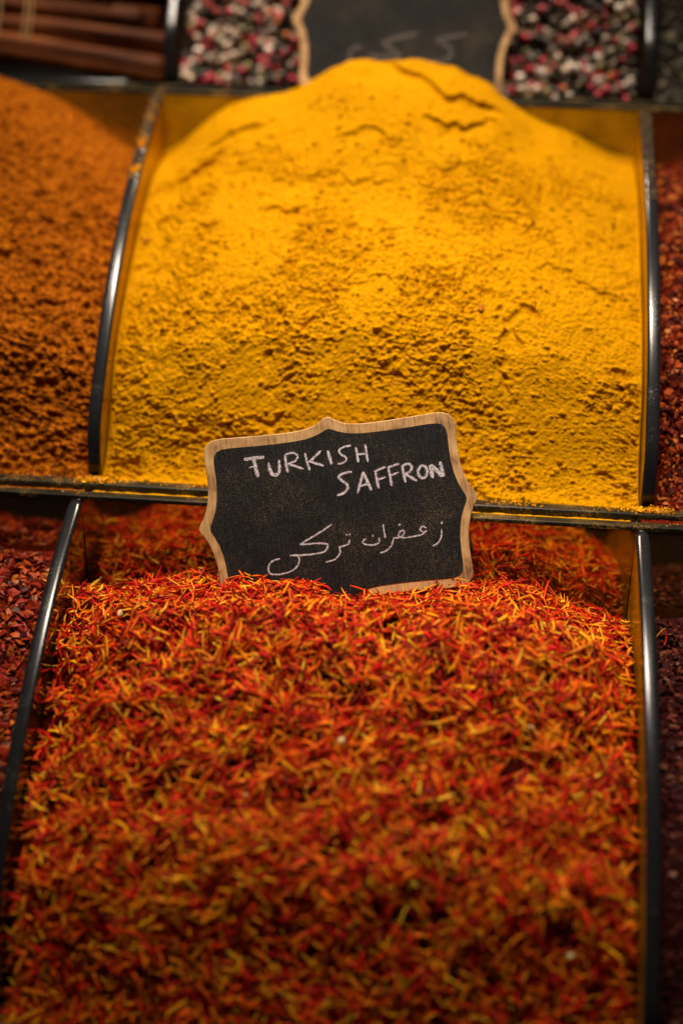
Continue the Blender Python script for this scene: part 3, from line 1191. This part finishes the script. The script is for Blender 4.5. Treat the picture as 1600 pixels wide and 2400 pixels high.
LETTERS = [
    ('T', [([(338, 308), (385, 301), (432, 296)], 14), ([(383, 303), (392, 345), (403, 387)], 15), ([(362, 345), (385, 338)], 5)]),
    ('U', [([(452, 322), (457, 358), (470, 378), (490, 378), (501, 358), (498, 308)], 11), ([(456, 345), (472, 374), (490, 374)], 9)]),
    ('R', [([(526, 283), (530, 322), (539, 367)], 10), ([(526, 286), (560, 277), (584, 290), (574, 313), (540, 328)], 8), ([(542, 328), (575, 338), (612, 352)], 10)]),
    ('K', [([(617, 278), (627, 318), (641, 358)], 9), ([(691, 267), (660, 298), (634, 320)], 9), ([(640, 316), (670, 326), (704, 336)], 9)]),
    ('I', [([(721, 266), (730, 297), (740, 330)], 12)]),
    ('S', [([(828, 243), (795, 250), (773, 267), (782, 284), (803, 296), (806, 311), (790, 323), (767, 329)], 8)]),
    ('H', [([(850, 250), (856, 285), (863, 322)], 9), ([(893, 238), (899, 278), (906, 319)], 9), ([(857, 286), (901, 279)], 8)]),
    ('S', [([(832, 364), (797, 370), (772, 386), (786, 404), (810, 422), (812, 442), (793, 462), (764, 473)], 10)]),
    ('A', [([(858, 462), (871, 412), (884, 364)], 10), ([(884, 364), (903, 408), (923, 449)], 11), ([(868, 430), (910, 418)], 9)]),
    ('F', [([(939, 363), (947, 402), (955, 441)], 10), ([(934, 364), (960, 352), (986, 341)], 9), ([(947, 402), (986, 388)], 8)]),
    ('F', [([(999, 344), (1007, 386), (1015, 429)], 10), ([(996, 345), (1022, 335), (1047, 327)], 9), ([(1008, 381), (1046, 366)], 8)]),
    ('R', [([(1061, 333), (1069, 372), (1078, 413)], 11), ([(1062, 336), (1090, 327), (1106, 342), (1096, 363), (1072, 373)], 10), ([(1075, 373), (1100, 388), (1129, 406)], 11)]),
    ('O', [([(1155, 333), (1138, 350), (1136, 374), (1150, 391), (1168, 388), (1177, 366), (1170, 342), (1153, 333)], 11)]),
    ('N', [([(1190, 333), (1196, 362), (1202, 393)], 15), ([(1194, 331), (1220, 358), (1246, 385)], 15), ([(1236, 318), (1243, 350), (1252, 386)], 15)]),
]
for ch, st in LETTERS:
    glyph('chalk_letter', L(st), .00042, M['chalk'], pn)
ARABIC = [
    [([(1243, 626), (1241, 660), (1226, 689), (1202, 704)], 6), dot(1243, 596, 5)],
    [([(1174, 621), (1155, 614), (1144, 628), (1160, 640), (1176, 634)], 6), ([(1168, 640), (1150, 652), (1110, 661), (1062, 666), (1046, 657), (1051, 640), (1066, 632), (1072, 645), (1056, 662), (1022, 668)], 6),
     dot(1050, 604, 5), ([(1024, 666), (1012, 703), (988, 726), (962, 735)], 6)],
    [([(975, 604), (980, 640), (986, 669)], 6)],
    [([(957, 664), (955, 688), (928, 699), (892, 695), (882, 684), (896, 668)], 6), dot(928, 655, 5)],
    [([(822, 674), (816, 695), (792, 704), (770, 711)], 6), dot(808, 651, 4), dot(822, 649, 4), ([(776, 704), (778, 735), (756, 764), (712, 778)], 6)],
    [([(742, 604), (680, 645), (594, 697)], 7), ([(594, 697), (640, 694), (690, 691), (720, 697), (716, 720), (690, 735), (625, 744), (548, 748)], 7),
     ([(548, 748), (580, 747), (592, 770), (578, 802), (540, 825), (480, 835), (456, 826), (451, 800), (468, 773), (506, 761)], 6)],
]
for st in ARABIC:
    glyph('chalk_letter', L(st), .00042, M['chalk'], pn)

# back sign: stands on the lip of the highest tray and leans on the peppercorns
lean = math.radians(24)
r2 = Vector((1, 0.02, -.012)).normalized()
u2 = Vector((0, math.sin(lean), math.cos(lean)))
half = 400 * U * .95
c2 = Vector((.0005, SY - .0035, SZ + .0015)) + u2 * half
root2, pn2 = sign(c2, r2, u2, .95, 'out of focus chalkboard behind the top of the yellow powder heap')


def L2(strokes):
    # traced lettering, centre of the board near (800, 110) of that trace
    k = .282e-3 / 2.613 / U / .95
    return [([rot(x, y, 800, 118, math.radians(-1.3), k) for x, y in pts], w) for pts, w in strokes]


BACK = [[([(1192, 178), (1100, 196), (1015, 218), (1075, 258), (1098, 300), (1060, 340), (985, 352), (915, 350), (885, 338)], 14), ([(925, 350), (946, 385), (930, 430), (880, 450)], 13)],
        [([(884, 178), (780, 205), (685, 240), (735, 285), (775, 322), (690, 328), (590, 322)], 14), ([(650, 340), (640, 380)], 12)],
        [([(552, 272), (500, 276), (478, 310), (472, 400), (470, 470)], 12)]]
for st in BACK:
    glyph('chalk_letter', L2(st), .00042, M['chalk_faint'], pn2)


# ------------------------------------------------------------------ spilled powder on lips and edges, painted spice reflections in the lip
def spill(name, label, pts, r, cols, rng):
    """loose crumbs lying at given points."""
    P = np.array(pts)
    N = len(P)
    nn = rng.normal(0, 1, (N, 3))
    nn /= np.linalg.norm(nn, axis=1, keepdims=True)
    A, Bv = frame_from_normal(nn, rng)
    a = r * np.clip(rng.lognormal(-.3, .55, N), .2, 2.2)
    v, f, cc = chips(P + np.array([0, 0, 1]) * (a * .5)[:, None], A, Bv, nn, a, a * .8, a * .45, cols, rng)
    link(name, mesh_np(name, v, f, M['dust'], False, cc), None, label, 'powder', None, 'stuff')


rng = np.random.RandomState(9)
TUR = [(.74, .31, .004), (.80, .38, .01), (.55, .20, .005)]
ORA = [(.46, .13, .006), (.30, .06, .005), (.55, .19, .01)]
MIX = [(.60, .25, .01), (.42, .12, .02), (.25, .08, .03), (.5, .36, .2)]
# seam between the lip's two sheets: coloured strips imitate the spices' reflection in the acrylic
for nm, lab, xa, xb, mat, lvl in (('spice_reflection_strip', 'thin yellow strip standing for the turmeric reflected in the lip', -.158, .150, 'turmeric', -.0040),
                                  ('spice_reflection_strip', 'thin orange strip standing for the orange powder reflected in the lip', -.46, -.163, 'curry', -.0040),
                                  ('spice_reflection_strip', 'thin dark strip standing for the pepper grains reflected in the lip', .156, .46, 'chili_core', -.0030)):
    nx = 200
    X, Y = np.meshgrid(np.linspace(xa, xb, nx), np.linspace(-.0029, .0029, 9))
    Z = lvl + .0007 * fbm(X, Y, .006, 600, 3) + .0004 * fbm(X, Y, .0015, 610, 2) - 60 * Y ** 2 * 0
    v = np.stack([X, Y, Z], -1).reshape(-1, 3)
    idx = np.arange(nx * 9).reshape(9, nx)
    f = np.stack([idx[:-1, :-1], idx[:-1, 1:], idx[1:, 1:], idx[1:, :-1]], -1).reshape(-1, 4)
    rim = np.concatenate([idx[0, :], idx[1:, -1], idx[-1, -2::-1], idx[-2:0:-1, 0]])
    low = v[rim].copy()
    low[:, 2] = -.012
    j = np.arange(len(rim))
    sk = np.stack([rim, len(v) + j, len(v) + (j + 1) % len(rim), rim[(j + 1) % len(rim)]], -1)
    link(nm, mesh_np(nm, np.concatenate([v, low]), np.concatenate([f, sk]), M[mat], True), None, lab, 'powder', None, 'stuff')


def lip_pts(xa, xb, N, y, z, sy):
    # crumbs gather in drifts
    x = rng.uniform(xa, xb, N * 4)
    k = fbm(x, x * 0, .022, 700, 3) > rng.uniform(-.5, .5, N * 4)
    x = x[k][:N]
    return np.stack([x, y + rng.uniform(-sy, sy, len(x)), np.full(len(x), z)], 1)


pts = lip_pts(-.158, .158, 1500, .0088, 0.0, .0034)
spill('spilled_powder', 'yellow crumbs scattered along the lip under the turmeric', pts, .00045, pick(TUR, [3, 2, 1], len(pts), rng), rng)
pts = lip_pts(-.26, -.163, 260, .0082, 0.0, .0040)
spill('spilled_powder', 'orange crumbs scattered along the lip under the orange powder', pts, .00045, pick(ORA + [(.5, .36, .2)], [3, 2, 1, .6], len(pts), rng), rng)
pts = lip_pts(-.26, .26, 700, -.0066, -.0022, .0024)
spill('spilled_powder', 'mixed crumbs along the edge of the saffron back wall', pts, .00032, pick(MIX, [3, 2, 2, 1], len(pts), rng), rng)
for xc, lab, nn_ in ((-.158, 'small yellow powder pile where the divider meets the lip, beside the orange heap', 500),
                     (.163, 'small yellow powder pile where the divider meets the lip, beside the pepper grains', 420)):
    q = rng.normal(0, 1, (nn_, 2))
    px = xc + q[:, 0] * .0052
    py = np.clip(.0085 + q[:, 1] * .0024, .0035, .0125)
    pz = .0016 * np.exp(-q[:, 0] ** 2 * .6) * rng.rand(nn_)
    spill('spilled_powder', lab, np.stack([px, py, pz], 1), .00060, pick(TUR + [(.55, .45, .30)], [3, 3, 1, .2], nn_, rng), rng)
# smears on the upper end of the divider left of the turmeric
q = []
for yc, ln, N_ in ((SY - .062, .004, 240), (SY - .083, .003, 170), (SY - .035, .02, 160)):
    yy = rng.normal(yc, ln * .6, N_)
    q.append(np.stack([-W / 2 + rng.uniform(-.0026, .0026, N_), yy, SZ + rail(yy - SY)], 1))
q = np.concatenate(q)
spill('spilled_powder', 'yellow smears on the divider between orange powder and turmeric', q, .00055, pick(TUR, [3, 2, 1], len(q), rng), rng)

# grey brown dust caked on the upper ends of the middle tray's dividers
for xc, lab in ((-W / 2, 'grey brown dust on the upper divider end beside the orange powder'), (W / 2, 'grey brown dust on the upper divider end beside the pepper grains')):
    N_ = 2600
    yy = SY - .012 - .078 * rng.rand(N_) ** 1.5
    zz = SZ + rail(yy - SY) - .0002
    q = np.stack([xc + rng.uniform(-.0030, .0030, N_), yy, zz], 1)
    spill('spilled_dust', lab, q, .00042, pick([(.16, .11, .07), (.09, .065, .045), (.26, .15, .05)], [4, 4, 1], N_, rng), rng)

# a few stray threads that fell outside the heap: over the sumac and on the lip
for i, (hx, hy, hz) in enumerate([(.1675, -.030, None), (.1710, -.034, None), (-.176, -.040, None), (.060, .0085, .0010), (-.090, .0080, .0010)]):
    if hz is None:
        hz = (H_su if hx > 0 else H_ch)(np.array([hx]), np.array([hy]))[0] + .004
    o = link('thread', variants[(i * 3) % 14], saf)
    o.location = (hx, hy, hz)
    o.rotation_euler = (.3, (-.9 if hx > .1 else 0), i * 1.1 + (.2 if hz < .01 else 0))
